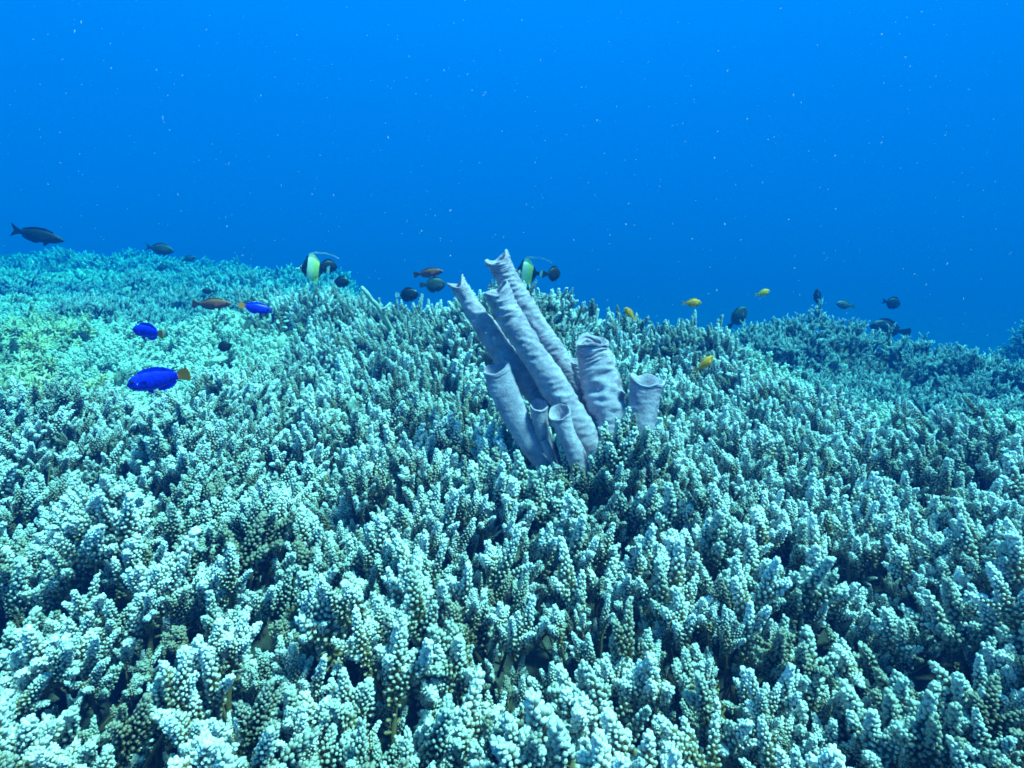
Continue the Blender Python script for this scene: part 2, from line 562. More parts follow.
def slender_variant(i, mat, thick=1.0):
    """open forked staghorn branch"""
    R = random.Random(300 + i)
    B = Builder()

    def grow(p, d, L, r, depth):
        mid = p + d * L * 0.5 + Vector((R.uniform(-1, 1), R.uniform(-1, 1), 0)) * L * 0.06
        end = p + d * L
        tt = ((0.0, 0.30), (0.25, 0.55), (0.45, 0.72))[min(depth, 2)]
        last = depth >= 2
        vs, fs = tube_rings([p, mid, end], [r, r * 0.9, r * (0.72 if not last else 0.6)], 5)
        B.add(vs, fs, [tt[0]] * 5 + [(tt[0] + tt[1]) / 2] * 5 + [tt[1] if not last else 0.95] * 5 + [1.0])
        for k in range(R.randint(5, 8)):       # radial corallites
            u = R.uniform(0.25, 1.0)
            a = R.uniform(0, 6.28)
            q = d.to_track_quat('Z', 'Y')
            rd = q @ Vector((math.cos(a) * 0.75, math.sin(a) * 0.75, 0.66))
            b0 = p + d * L * u
            vs, fs = tube_rings([b0, b0 + rd * r * 2.4], [r * 0.45, r * 0.36], 4)
            B.add(vs, fs, [tt[0]] * 4 + [min(1, tt[1] + 0.15)] * 4 + [min(1, tt[1] + 0.3)])
        if depth < 2:
            for k in range(R.randint(2, 3) + (1 - depth)):
                a = R.uniform(0, 6.28)
                q = d.to_track_quat('Z', 'Y')
                nd = q @ Vector((math.cos(a) * 0.62, math.sin(a) * 0.62, 0.85)).normalized()
                nd = (nd + Vector((0, 0, 0.25))).normalized()
                u = R.uniform(0.45, 1.0)
                grow(p + d * L * u, nd, L * R.uniform(0.55, 0.8), r * 0.78, depth + 1)

    grow(Vector((0, 0, -0.06)), Vector((R.uniform(-.1, .1), R.uniform(-.1, .1), 1)).normalized(), 0.075, 0.0062 * thick, 0)
    return mesh_from('forked_branch', B.v, B.f, True, [mat], attrs={'tip': B.t})


def digit_variant(i, mat):
    """low cluster of stubby rounded fingers"""
    R = random.Random(500 + i)
    B = Builder()
    for k in range(R.randint(9, 14)):
        a, rr = R.uniform(0, 6.28), 0.034 * math.sqrt(R.random())
        p = Vector((math.cos(a) * rr, math.sin(a) * rr, -0.05))
        d = Vector((math.cos(a) * rr * 9, math.sin(a) * rr * 9, 1)).normalized()
        spire(R, B, p + d * 0.02, d, R.uniform(0.022, 0.045), R.uniform(0.007, 0.010), 0.0026, R.randint(16, 24), 5, 0.1, 0.03)
    return mesh_from('finger_clump', B.v, B.f, True, [mat], attrs={'tip': B.t})


def proto_collection(name, meshes):
    c = bpy.data.collections.new(name)
    for me in meshes:
        o = bpy.data.objects.new('branch_kind', me)
        c.objects.link(o)
    return c


MESHES = {
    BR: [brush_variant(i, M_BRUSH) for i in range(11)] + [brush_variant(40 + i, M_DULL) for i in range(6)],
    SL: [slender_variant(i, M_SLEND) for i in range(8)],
    PA: [digit_variant(i, M_PALE) for i in range(6)],
    YE_: [slender_variant(20 + i, M_YELL, 1.7) for i in range(4)] + [digit_variant(20 + i, M_YELL) for i in range(3)],
}
PROTO = {k: proto_collection('branch_kinds_' + k, v) for k, v in MESHES.items()}


def scatter_group(name, coll):
    """geometry nodes: one branch on every point, turned, scaled and chosen by the point's own attributes"""
    g = bpy.data.node_groups.new(name, 'GeometryNodeTree')
    g.interface.new_socket('Geometry', in_out='INPUT', socket_type='NodeSocketGeometry')
    g.interface.new_socket('Geometry', in_out='OUTPUT', socket_type='NodeSocketGeometry')
    gi, go = g.nodes.new('NodeGroupInput'), g.nodes.new('NodeGroupOutput')
    iop = g.nodes.new('GeometryNodeInstanceOnPoints')
    ci = g.nodes.new('GeometryNodeCollectionInfo')
    ci.inputs['Collection'].default_value = coll
    ci.inputs['Separate Children'].default_value = True
    ci.inputs['Reset Children'].default_value = True

    def attr(nm, ty):
        a = g.nodes.new('GeometryNodeInputNamedAttribute')
        a.data_type = ty
        a.inputs['Name'].default_value = nm
        return next(s for s in a.outputs if s.enabled and s.name == 'Attribute')
    e2r = g.nodes.new('FunctionNodeEulerToRotation')
    L_ = g.links.new
    L_(gi.outputs[0], iop.inputs['Points'])
    L_(ci.outputs[0], iop.inputs['Instance'])
    iop.inputs['Pick Instance'].default_value = True
    L_(attr('pick', 'INT'), iop.inputs['Instance Index'])
    L_(attr('turn', 'FLOAT_VECTOR'), e2r.inputs[0])
    L_(e2r.outputs[0], iop.inputs['Rotation'])
    L_(attr('size', 'FLOAT_VECTOR'), iop.inputs['Scale'])
    L_(iop.outputs[0], go.inputs[0])
    return g


GROUPS = {}


def scatter(name, coll, pos, eul, size, pick, parent=None):
    if coll.name not in GROUPS:
        GROUPS[coll.name] = scatter_group('scatter_' + coll.name, coll)
    me = bpy.data.meshes.new(name)
    me.from_pydata([tuple(map(float, p)) for p in pos], [], [])
    a = me.attributes.new('turn', 'FLOAT_VECTOR', 'POINT')
    a.data.foreach_set('vector', np.asarray(eul, dtype=np.float32).ravel())
    a = me.attributes.new('size', 'FLOAT_VECTOR', 'POINT')
    a.data.foreach_set('vector', np.asarray(size, dtype=np.float32).ravel())
    a = me.attributes.new('pick', 'INT', 'POINT')
    a.data.foreach_set('value', np.asarray(pick, dtype=np.int32))
    o = link(name, me, parent)
    md = o.modifiers.new('scatter', 'NODES')
    md.node_group = GROUPS[coll.name]
    o['kind'] = 'stuff'
    return o


def candidate_points():
    """jittered hexagonal points, closer together near the camera"""
    P = []
    for (y0, y1, sp_) in ((0.10, 1.45, 0.0335), (1.45, 2.6, 0.037), (2.6, 4.6, 0.045), (4.6, 11.0, 0.105)):
        y = y0
        row = 0
        while y < y1:
            half = 1.15 * y + 0.45
            xs = np.arange(-half, half, sp_) + (row % 2) * sp_ / 2
            for x in xs:
                P.append((x + rng.normal(0, sp_ * 0.22), y + rng.normal(0, sp_ * 0.22), sp_))
            y += sp_ * 0.87
            row += 1
    return np.array(P)


PTS = candidate_points()
px_, py_, psp = PTS[:, 0], PTS[:, 1], PTS[:, 2]
ci_, d1_, edge_ = colony_of(px_, py_)
SPEC = np.array([{BR: 0, SL: 1, PA: 2, YE_: 3}[c[2]] for c in COLONIES])[ci_]
keep = edge_ > 0.004
# only what lies within reach of its colony, and not far down the drop-off
keep &= d1_ < np.where(py_ < 2.6, 0.62, np.where(py_ < 4.6, 0.85, 1.7))
# clumps and gaps
gap = snoise(px_, py_, 6.0, 2, 3.0) + 0.5 * snoise(px_, py_, 14.0, 1, 5.0)
# room for the sponge foot
SPX, SPY = 0.115, 1.05
keep &= ((px_ - SPX) / 0.115) ** 2 + ((py_ - SPY) / 0.06) ** 2 > 1.0
dens = rng.random(len(px_))
keep &= dens < np.choose(SPEC, [1.0, 1.0, 0.85, 0.60])
px_, py_, psp, ci_, edge_, SPEC, gap = (a[keep] for a in (px_, py_, psp, ci_, edge_, SPEC, gap))
low = sstep(-0.10, -0.55, gap) * sstep(0.12, 0.26, np.hypot(px_ - SPX, py_ - 0.97))
zt = top_height(px_, py_)
eps = 0.03
gx = (top_height(px_ + eps, py_) - top_height(px_ - eps, py_)) / (2 * eps)
gy = (top_height(px_, py_ + eps) - top_height(px_, py_ - eps)) / (2 * eps)
lump = snoise(px_, py_, 4.2, 2, 8.0)
zt = zt - 0.07 * np.exp(-(edge_ / 0.065) ** 2) - 0.065 * low + 0.024 * lump + 0.016 * snoise(px_, py_, 9.0, 1, 31.0) + rng.normal(0, 0.010, len(px_))
zt = np.maximum(zt, top_height(px_, py_) - 0.080)
# growth direction: the surface normal, away from the colony centre, a slow shared lean, and chance
cx_, cy_ = px_ - SEED[ci_, 0], py_ - SEED[ci_, 1]
lean_x = -0.55 * gx + 0.50 * cx_ - 0.42 * np.clip(px_ / np.maximum(py_, 0.35), -1.1, 1.1) + 0.22 * snoise(px_, py_, 2.2, 2, 12.0) + rng.normal(0, 0.20, len(px_))
lean_y = -0.55 * gy + 0.35 * cy_ - 0.10 + 0.22 * snoise(px_, py_, 2.2, 2, 15.0) + rng.normal(0, 0.20, len(px_))
spin = rng.uniform(0, 2 * math.pi, len(px_))
scl = rng.uniform(0.72, 1.25, len(px_)) * (1 + 0.16 * snoise(px_, py_, 2.6, 2, 21.0)) * (1 - 0.25 * low) * np.choose(SPEC, [1.0, 0.78, 1.15, 1.0]) * np.where(psp > 0.1, 1.8, np.where(psp > 0.043, 1.2, np.where(psp > 0.036, 1.1, 1.0)))
eul = np.zeros((len(px_), 3))
for i in range(len(px_)):
    qd = Vector((lean_x[i], lean_y[i], 1.0)).to_track_quat('Z', 'Y')
    eul[i] = (qd.to_matrix() @ Matrix.Rotation(spin[i], 3, 'Z')).to_euler()
size3 = np.stack([scl, scl, scl * rng.uniform(0.82, 1.18, len(px_))], 1)
root = np.stack([px_ - lean_x * 0.045 * scl, py_ - lean_y * 0.045 * scl, zt - 0.050 * scl], 1)
uu, vv, dd = project(px_, py_, zt)
inview = (uu > -15) & (uu < W + 15) & (vv > 200) & (vv < H + 30)
npick = np.array([len(MESHES[BR]), len(MESHES[SL]), len(MESHES[PA]), len(MESHES[YE_])])[SPEC]
pick = (rng.random(len(px_)) * npick).astype(int)
# older, duller branches gather in patches
dull = snoise(px_, py_, 1.7, 3, 41.0) + rng.normal(0, 0.16, len(px_)) > 0.42 - 0.40 * sstep(1.25, 2.0, py_)
pick = np.where(SPEC == 0, np.where(dull, 11 + rng.integers(0, 6, len(px_)), rng.integers(0, 11, len(px_))), pick)
KEY = [BR, SL, PA, YE_]
n_parts = 0
for k, (sx, sy, sp_, lab) in enumerate(COLONIES):
    idx = np.nonzero(ci_ == k)[0]
    if not len(idx):
        continue
    base = Vector((sx, sy, float(top_height(np.array([sx]), np.array([sy]))[0]) - 0.1))
    e_ = bpy.data.objects.new('coral_colony', None)
    e_.empty_display_size = 0.05
    e_.location = base
    COL.objects.link(e_)
    tag(e_, lab, 'coral', 'corals covering the reef')
    wpx = 0.028 * scl[idx] / dd[idx] * FPX * (1.0 if sp_ == BR else 1.8)
    good = idx[(wpx > 10.0) & inview[idx]]
    good = good[np.argsort(dd[good])][:300]
    part = set(good.tolist())
    for i in good:
        o = bpy.data.objects.new('branch', MESHES[sp_][pick[i]])
        COL.objects.link(o)
        o.parent = e_
        o.location = Vector(root[i]) - base
        o.rotation_euler = Euler(eul[i])
        o.scale = size3[i]
    n_parts += len(good)
    rest = np.array([i for i in idx if i not in part], dtype=int)
    if sp_ == BR and sy < 2.0:      # short old growth deep between the branches
        m_ = len(idx)
        j = rng.normal(0, 0.012, (m_, 2))
        lowp = np.column_stack([px_[idx] + j[:, 0] + 0.016, py_[idx] + j[:, 1] + 0.012, np.maximum(zt[idx] - 0.085, top_height(px_[idx], py_[idx]) - 0.12)])
        e2 = np.column_stack([rng.normal(0, 0.35, m_), rng.normal(0, 0.35, m_), rng.uniform(0, 6.28, m_)])
        s2 = np.repeat((scl[idx] * rng.uniform(0.45, 0.72, m_))[:, None], 3, 1)
        scatter('undergrowth', PROTO[sp_], lowp - np.array(base), e2, s2, rng.integers(0, len(MESHES[sp_]), m_), e_)
    if len(rest):
        scatter('branches', PROTO[sp_], root[rest] - np.array(base), eul[rest], size3[rest], pick[rest], e_)
print('branches', len(px_), 'parts', n_parts)

# ------------------------------------------------------------------ rubble on the left slope and in the hollows
def chunk(i):
    R = random.Random(700 + i)
    bm = bmesh.new()
    bmesh.ops.create_icosphere(bm, subdivisions=2, radius=0.03)
    off = Vector((R.uniform(0, 50), R.uniform(0, 50), R.uniform(0, 50)))
    st = (R.uniform(0.7, 2.2), R.uniform(0.6, 1.0), R.uniform(0.4, 0.8))
    for v in bm.verts:
        k = 1 + 0.55 * mnoise.noise(v.co * 38 + off) + 0.25 * mnoise.noise(v.co * 90 + off)
        v.co = Vector((v.co.x * st[0] * k, v.co.y * st[1] * k, v.co.z * st[2] * k))
    me = bpy.data.meshes.new('rubble_piece')
    bm.to_mesh(me)
    bm.free()
    me.materials.append(M_RUBBLE)
    return me


rub = proto_collection('rubble_kinds', [chunk(i) for i in range(6)])
rp = []
for _ in range(5000):
    y = 1.5 + 8.5 * random.random() ** 1.3
    x = random.uniform(-1.15 * y - 0.3, -0.28 * y)
    rp.append((x, y))
for _ in range(0):
    y = random.uniform(1.2, 3.2)
    rp.append((random.uniform(0.55 * y, 1.1 * y), y))
rp = np.array(rp)
rz = top_height(rp[:, 0], rp[:, 1]) - 0.075 + rng.uniform(-0.01, 0.03, len(rp))
rs = rng.uniform(0.2, 0.6, len(rp)) * (0.7 + 0.12 * rp[:, 1])
o = scatter('coral_rubble', rub, np.column_stack([rp, rz]), rng.uniform(-1.2, 3.0, (len(rp), 3)),
            np.repeat(rs[:, None], 3, 1), rng.integers(0, 6, len(rp)))
tag(o, 'broken pale coral rubble lying between the corals on the slope', 'rubble', None, 'stuff')

# ------------------------------------------------------------------ tube sponge
SP_D = 1.06
sp_base = pix(590, 470, SP_D)
sponge = bpy.data.objects.new('tube_sponge', None)
sponge.location = sp_base
COL.objects.link(sponge)
tag(sponge, 'lavender-grey tube sponge cluster with wrinkled open tubes standing in the coral', 'sponge')


def catmull(pts, n_):
    P = [pts[0] * 2 - pts[1]] + list(pts) + [pts[-1] * 2 - pts[-2]]
    outp = []
    segs = len(pts) - 1
    for i in range(n_):
        t = i / (n_ - 1) * segs
        k = min(int(t), segs - 1)
        u = t - k
        a, b_, c, d = P[k], P[k + 1], P[k + 2], P[k + 3]
        outp.append(0.5 * ((2 * b_) + (c - a) * u + (2 * a - 5 * b_ + 4 * c - d) * u * u + (3 * b_ - a - 3 * c + d) * u ** 3))
    return outp


def sponge_tube(points, seed, horns=0.0, flat=1.0, wrinkle=1.0, deep=0.35, tip_label=None, face=0.35):
    """points: (px, py, depth offset, radius px) from foot to mouth"""
    P = [pix(p[0], p[1], SP_D + p[2]) - sp_base for p in points]
    rad = [Vector((p[3] * (SP_D + p[2]) / FPX, 0, 0)) for p in points]
    length = sum((P[i + 1] - P[i]).length for i in range(len(P) - 1))
    n_ = max(30, int(length / 0.0019))
    sides = 44
    path = catmull(P, n_)
    rr = [v.x for v in catmull(rad, n_)]
    off = Vector((seed * 3.1, seed * 1.7, seed * 7.3))
    vs, fs = [], []
    view = Vector((0, 1, 0))

    def frame(i):
        t = (path[min(i + 1, n_ - 1)] - path[max(i - 1, 0)]).normalized()
        b_ = t.cross(view).normalized()       # across the picture
        c = b_.cross(t).normalized()          # along the view
        return t, b_, c
    def ring(i, scale, shift=0.0):
        t, b_, c = frame(i)
        s = i / (n_ - 1)
        for k in range(sides):
            an = 2 * math.pi * k / sides
            d = b_ * math.cos(an) + c * (math.sin(an) * flat)
            p = path[i] + d * rr[i]
            # transverse folds, long furrows and lumps
            q = Vector((d.x * 1.1, d.y * 1.1, d.z * 1.1)) + off
            w1 = mnoise.noise(Vector((q.x, q.y, q.z + s * length * 75)))
            w2 = mnoise.noise(Vector((q.x * 2.3, q.y * 2.3, q.z * 2.3 + s * length * 190)))
            w4 = mnoise.noise(Vector((q.x * 4.1, q.y * 4.1, q.z * 4.1 + s * length * 400)))
            w3 = mnoise.noise(path[i] * 22 + d * 0.6 + off)
            k1 = (1 - abs(w1) * 2.6) * 0.10 + w2 * 0.075 + w4 * 0.045 - 0.04
            fac = 1 + 0.78 * wrinkle * k1 + 0.10 * w3
            lip = 0.0
            if s > 0.86:
                e1 = (s - 0.86) / 0.14
                lip = horns * e1 * rr[-1] * (abs(math.cos(an)) ** 1.5 - 0.45)
                lip += face * e1 * rr[-1] * math.sin(an)
                lip += e1 * rr[-1] * 0.30 * mnoise.noise(Vector((math.cos(an) * 1.2, math.sin(an) * 1.2, seed * 5.0)))
            vs.append(path[i] + d * (rr[i] * fac * scale) + t * (lip + shift))
    for i in range(n_):
        s = i / (n_ - 1)
        ring(i, 1.0 + (0.05 if s > 0.95 else 0.0))
    n_in = max(6, int(n_ * deep))
    th0 = 0.90
    ring(n_ - 1, 0.94, 0.0018)
    for j in range(n_in):
        i = n_ - 1 - j
        ring(i, th0 - 0.10 * min(1, j / 5) - 0.25 * j / n_in)
    nr = len(vs) // sides
    for r in range(nr - 1):
        for k in range(sides):
            k2 = (k + 1) % sides
            fs.append((r * sides + k, r * sides + k2, (r + 1) * sides + k2, (r + 1) * sides + k))
    fs.append(tuple((nr - 1) * sides + k for k in range(sides)))
    fs.append(tuple(reversed(range(sides))))
    o = link('tube', mesh_from('sponge_tube', vs, fs, True, [M_SPONGE]), sponge)
    if tip_label:
        o['label'] = tip_label
    return o


sponge_tube([(600, 474, 0.00, 11), (575, 434, 0.02, 11.5), (552, 408, 0.03, 12), (530, 385, 0.03, 12.5), (505, 355, 0.03, 13), (484, 325, 0.03, 11), (466, 298, 0.03, 7.8), (457, 283, 0.03, 9)],
            1, horns=1.0, tip_label='thin left-leaning tube with a forked mouth')
sponge_tube([(606, 476, -0.03, 13), (598, 462, -0.03, 14.5), (578, 425, -0.03, 14.5), (556, 390, -0.02, 14), (532, 352, -0.02, 13), (512, 320, -0.02, 13), (497, 290, -0.02, 12.5)],
            2, horns=0.5, tip_label='long tube in front of the tallest one')
sponge_tube([(622, 470, 0.07, 10), (600, 430, 0.08, 11), (580, 392, 0.08, 11), (560, 360, 0.08, 11), (541, 333, 0.08, 11), (520, 300, 0.08, 11.5), (506, 275, 0.08, 11), (498, 259, 0.08, 12)],
            3, horns=0.55, tip_label='tallest tube, reaching above the ridge')
sponge_tube([(552, 476, -0.02, 8), (535, 452, -0.02, 10), (520, 425, -0.02, 12.5), (506, 395, -0.02, 14), (496, 368, -0.02, 13)],
            4, flat=0.55, wrinkle=0.35, horns=0.15, tip_label='smooth flattened bluish tube, lower left')
sponge_tube([(612, 474, -0.02, 15), (615, 450, -0.02, 17.5), (612, 425, -0.02, 20), (604, 395, -0.01, 20), (597, 365, 0.0, 17.5), (592, 350, 0.0, 15.5), (591, 341, 0.0, 16)],
            5, horns=-0.2, wrinkle=1.35, tip_label='thick deeply ridged tube with a closed-looking crown')
sponge_tube([(608, 470, 0.06, 9), (596, 420, 0.07, 11), (584, 385, 0.07, 9), (577, 360, 0.07, 7)], 6, horns=0.3)
sponge_tube([(637, 476, -0.05, 9), (640, 448, -0.05, 11), (642, 420, -0.05, 13.5), (644, 396, -0.05, 15.5), (647, 380, -0.05, 17)],
            7, flat=0.7, wrinkle=0.5, horns=0.2, tip_label='flared funnel-shaped tube, rightmost')
sponge_tube([(556, 470, -0.01, 6.5), (547, 446, -0.02, 6.5), (541, 425, -0.03, 7.5), (539, 405, -0.03, 9)], 8, wrinkle=0.5, face=0.6, tip_label='small stubby tube with a round mouth')
sponge_tube([(583, 480, -0.06, 9), (576, 456, -0.065, 10), (566, 432, -0.07, 9), (559, 413, -0.07, 11)], 9, wrinkle=0.6, face=0.6, tip_label='short front tube with an open mouth')
sponge_tube([(556, 470, -0.03, 4), (549, 452, -0.04, 4.2), (544, 440, -0.04, 3.6)], 10, wrinkle=0.3)
# encrusting foot that joins the tubes
bm = bmesh.new()
bmesh.ops.create_icosphere(bm, subdivisions=4, radius=1.0)
for v in bm.verts:
    k = 1 + 0.35 * mnoise.noise(v.co * 2.6 + Vector((3, 1, 2))) + 0.12 * mnoise.noise(v.co * 7)
    v.co = Vector((v.co.x * 0.105 * k, v.co.y * 0.075 * k, v.co.z * 0.05 * k - 0.045))
me = bpy.data.meshes.new('sponge_foot')
bm.to_mesh(me)
bm.free()
me.materials.append(M_SPONGE)
me.polygons.foreach_set('use_smooth', np.full(len(me.polygons), True))
link('foot', me, sponge)

# ------------------------------------------------------------------ dead stick on the ridge
def reef_depth(px, py):
    """optical depth at which the view through a pixel meets the coral tops"""
    d = 0.3
    while d < 12:
        p = pix(px, py, d)
        if p.z < float(top_height(np.array([p.x]), np.array([p.y]))[0]):
            break
        d += 0.01
    return d


sd = reef_depth(388, 325) - 0.10
pts = [pix(393, 334, sd + 0.03), pix(381, 311, sd - 0.04), pix(371, 299, sd - 0.07), pix(362, 287, sd - 0.09)]
pth = catmull([p - pts[0] for p in pts], 12)
B = Builder()
vs, fs = tube_rings(pth, [0.0095, 0.009, 0.009, 0.0095, 0.009, 0.0085, 0.009, 0.0085, 0.008, 0.0085, 0.008, 0.006], 9)
B.add(vs, fs, [0.5] * len(vs))
vs, fs = tube_rings([pth[4], pth[4] + Vector((0.02, 0, 0.005)), pth[4] + Vector((0.035, 0.01, 0.022))], [0.006, 0.005, 0.004], 7)
B.add(vs, fs, [0.5] * len(vs))
for v in B.v:
    v += Vector((1, 0.5, 0.7)) * 0.003 * mnoise.noise(v * 60)
st = link('dead_coral_branch', mesh_from('dead_coral_branch', B.v, B.f, True, [M_PALE], attrs={'tip': B.t}))
st.location = pts[0]
tag(st, 'pale bare dead coral stick leaning on the ridge left of the sponge', 'dead branch')


# ------------------------------------------------------------------ fish
def interp(ctrl, s):
    xs = [c[0] for c in ctrl]
    ys = [c[1] for c in ctrl]
    return float(np.interp(s, xs, ys))


def smooth_profile(ctrl, n_):
    s = np.linspace(0, 1, n_ * 8)
    y = np.interp(s, [c[0] for c in ctrl], [c[1] for c in ctrl])
    k = np.ones(9) / 9
    yp = np.concatenate([np.full(4, y[0]), y, np.full(4, y[-1])])
    y = np.convolve(yp, k, 'valid')
    # denser stations near the snout
    u = np.linspace(0, 1, n_) ** 1.35
    return u, np.interp(u, s, y)


SHAPES = {
    # upper, lower: half heights relative to body length; wid: half thickness
    'oval': dict(up=[(0, .015), (.05, .09), (.15, .17), (.35, .235), (.55, .23), (.75, .16), (.9, .075), (1, .055)],
                 lo=[(0, .015), (.05, .07), (.15, .15), (.35, .225), (.55, .22), (.75, .15), (.9, .07), (1, .055)], wid=.085),
    'deep': dict(up=[(0, .02), (.05, .13), (.15, .25), (.35, .33), (.6, .32), (.8, .22), (.92, .10), (1, .07)],
                 lo=[(0, .02), (.05, .10), (.15, .21), (.35, .31), (.6, .31), (.8, .21), (.92, .09), (1, .07)], wid=.10),
    'slim': dict(up=[(0, .012), (.06, .06), (.18, .11), (.4, .15), (.6, .14), (.8, .095), (1, .05)],
                 lo=[(0, .012), (.06, .05), (.18, .10), (.4, .145), (.6, .135), (.8, .09), (1, .05)], wid=.07),
    'damsel': dict(up=[(0, .02), (.05, .10), (.15, .17), (.35, .195), (.6, .19), (.8, .14), (.93, .09), (1, .075)],
                   lo=[(0, .02), (.05, .08), (.15, .15), (.35, .185), (.6, .18), (.8, .13), (.93, .08), (1, .075)], wid=.085),
    'disc': dict(up=[(0, .012), (.10, .025), (.17, .055), (.25, .17), (.36, .33), (.5, .42), (.66, .38), (.82, .22), (.94, .08), (1, .055)],
                 lo=[(0, .012), (.10, .03), (.17, .06), (.25, .15), (.36, .30), (.5, .39), (.66, .36), (.82, .21), (.94, .08), (1, .055)], wid=.075),
}


def fish_mesh(shape, L, mats, tail='fork', tail_mat=0, fin_mat=0, fins=True, bend=0.0):
    """body, tail, dorsal, anal, pelvic and pectoral fins as one body; head towards +x; L is the whole length"""
    S = SHAPES[shape]
    bl = L * 0.80
    x0 = L * 0.5
    u, up = smooth_profile(S['up'], 22)
    _, lo = smooth_profile(S['lo'], 22)
    sides = 14
    vs, fs, mi = [], [], []
    wmax = S['wid']
    for i, s in enumerate(u):
        x = x0 - s * bl
        cz = (up[i] - lo[i]) * 0.5 * bl
        hz = (up[i] + lo[i]) * 0.5 * bl
        hw = wmax * bl * min(1.0, (hz / (max(up) * bl)) ** 0.8) * (1 - 0.55 * s ** 2)
        for k in range(sides):
            an = 2 * math.pi * k / sides
            vs.append([x, math.sin(an) * hw, cz + math.cos(an) * hz])
    for i in range(len(u) - 1):
        for k in range(sides):
            k2 = (k + 1) % sides
            fs.append((i * sides + k, i * sides + k2, (i + 1) * sides + k2, (i + 1) * sides + k))
            mi.append(0)
    fs.append(tuple(range(sides)))
    mi.append(0)
    fs.append(tuple((len(u) - 1) * sides + k for k in reversed(range(sides))))
    mi.append(tail_mat)

    def fin(poly, t, m_, y=0.0, tilt=0.0):
        o = len(vs)
        n_ = len(poly)
        for sgn in (-1, 1):
            for (x, z) in poly:
                vs.append([x, y + sgn * t + tilt * z, z])
        fs.append(tuple(o + k for k in range(n_)))
        fs.append(tuple(o + n_ + k for k in reversed(range(n_))))
        mi.extend([m_, m_])
        for k in range(n_):
            k2 = (k + 1) % n_
            fs.append((o + k, o + n_ + k, o + n_ + k2, o + k2))
            mi.append(m_)

    th = 0.006 * L
    xe = x0 - bl
    hp = up[-1] * bl
    if tail == 'fork':
        fin([(xe + .03 * L, hp * .9), (xe - .05 * L, hp * 1.5), (xe - .20 * L, .135 * L), (xe - .15 * L, .05 * L), (xe - .115 * L, 0),
             (xe - .15 * L, -.05 * L), (xe - .20 * L, -.135 * L), (xe - .05 * L, -hp * 1.5), (xe + .03 * L, -hp * .9)], th, tail_mat)
    elif tail == 'fan':
        fin([(xe + .03 * L, hp * .9), (xe - .06 * L, hp * 1.35), (xe - .17 * L, .115 * L), (xe - .20 * L, .06 * L), (xe - .205 * L, 0),
             (xe - .20 * L, -.06 * L), (xe - .17 * L, -.115 * L), (xe - .06 * L, -hp * 1.35), (xe + .03 * L, -hp * .9)], th, tail_mat)
    def along(s0, s1, prof, sgn, hfun, n_=9):
        pts_i, pts_o = [], []
        for k in range(n_):
            s = s0 + (s1 - s0) * k / (n_ - 1)
            z = float(np.interp(s, u, prof)) * bl
            x = x0 - s * bl
            pts_i.append((x, sgn * z * 0.85))
            w = hfun((s - s0) / (s1 - s0)) * L
            pts_o.append((x - w * 0.45, sgn * (z + w)))
        return pts_i + pts_o[::-1]
    if fins and shape != 'disc':
        hd = {'oval': .055, 'deep': .07, 'slim': .045, 'damsel': .06}[shape]
        fin(along(.24, .93, up, 1, lambda q: hd * (math.sin(math.pi * (0.12 + 0.80 * q)) ** 0.6)), th * .8, fin_mat)
        fin(along(.52, .92, lo, -1, lambda q: hd * (math.sin(math.pi * (0.12 + 0.78 * q)) ** 0.6)), th * .8, fin_mat)
        zl = float(np.interp(.32, u, lo)) * bl
        fin([(x0 - .30 * bl, -zl * .9), (x0 - .42 * bl, -zl - .075 * L), (x0 - .44 * bl, -zl * .92)], th * .8, fin_mat)
    if shape == 'disc':
        # tall swept dorsal running out into a long thread; triangular anal fin
        fin([(x0 - .36 * bl, .20 * L), (x0 - .38 * bl, .31 * L), (x0 - .45 * bl, .375 * L), (x0 - .53 * bl, .415 * L), (x0 - .61 * bl, .43 * L),
             (x0 - .66 * bl, .40 * L), (x0 - .72 * bl, .325 * L), (x0 - .80 * bl, .235 * L), (x0 - .92 * bl, .10 * L), (x0 - .80 * bl, .10 * L)], th * .7, fin_mat)
        fin([(x0 - .47 * bl, .385 * L), (x0 - .60 * bl, .405 * L), (x0 - .72 * bl, .425 * L), (xe - .02 * L, .415 * L), (xe - .26 * L, .36 * L), (xe - .44 * L, .29 * L),
             (xe - .45 * L, .305 * L), (xe - .27 * L, .39 * L), (xe - .02 * L, .455 * L), (x0 - .72 * bl, .47 * L), (x0 - .58 * bl, .455 * L), (x0 - .50 * bl, .425 * L)], th * .9, min(1, len(mats) - 1))
        fin([(x0 - .46 * bl, -.22 * L), (x0 - .50 * bl, -.325 * L), (x0 - .58 * bl, -.37 * L), (x0 - .66 * bl, -.385 * L), (x0 - .72 * bl, -.335 * L), (x0 - .82 * bl, -.21 * L), (x0 - .94 * bl, -.08 * L), (x0 - .80 * bl, -.08 * L)], th * .7, fin_mat)
        fin([(x0 - .36 * bl, -.22 * L), (x0 - .48 * bl, -.36 * L), (x0 - .46 * bl, -.24 * L)], th * .7, fin_mat)
    # pectoral fins stand off the flanks
    if fins:
        for sgn in (-1, 1):
            hw = wmax * bl * .9
            o = len(vs)
            xa = x0 - .28 * bl
            pl = [(xa, 0.02 * L), (xa - .10 * L, .035 * L), (xa - .15 * L, -.01 * L), (xa - .11 * L, -.05 * L), (xa - .01 * L, -.02 * L)]
            for off_ in (0, th):
                for j, (x, z) in enumerate(pl):
                    dist_ = (xa - x) * 0.55
                    vs.append([x, sgn * (hw * .93 + dist_ + off_), z])
            fs.append(tuple(o + k for k in range(5)))
            fs.append(tuple(o + 5 + k for k in reversed(range(5))))
            mi.extend([fin_mat, fin_mat])
            for k in range(5):
                k2 = (k + 1) % 5
                fs.append((o + k, o + 5 + k, o + 5 + k2, o + k2))
                mi.append(fin_mat)
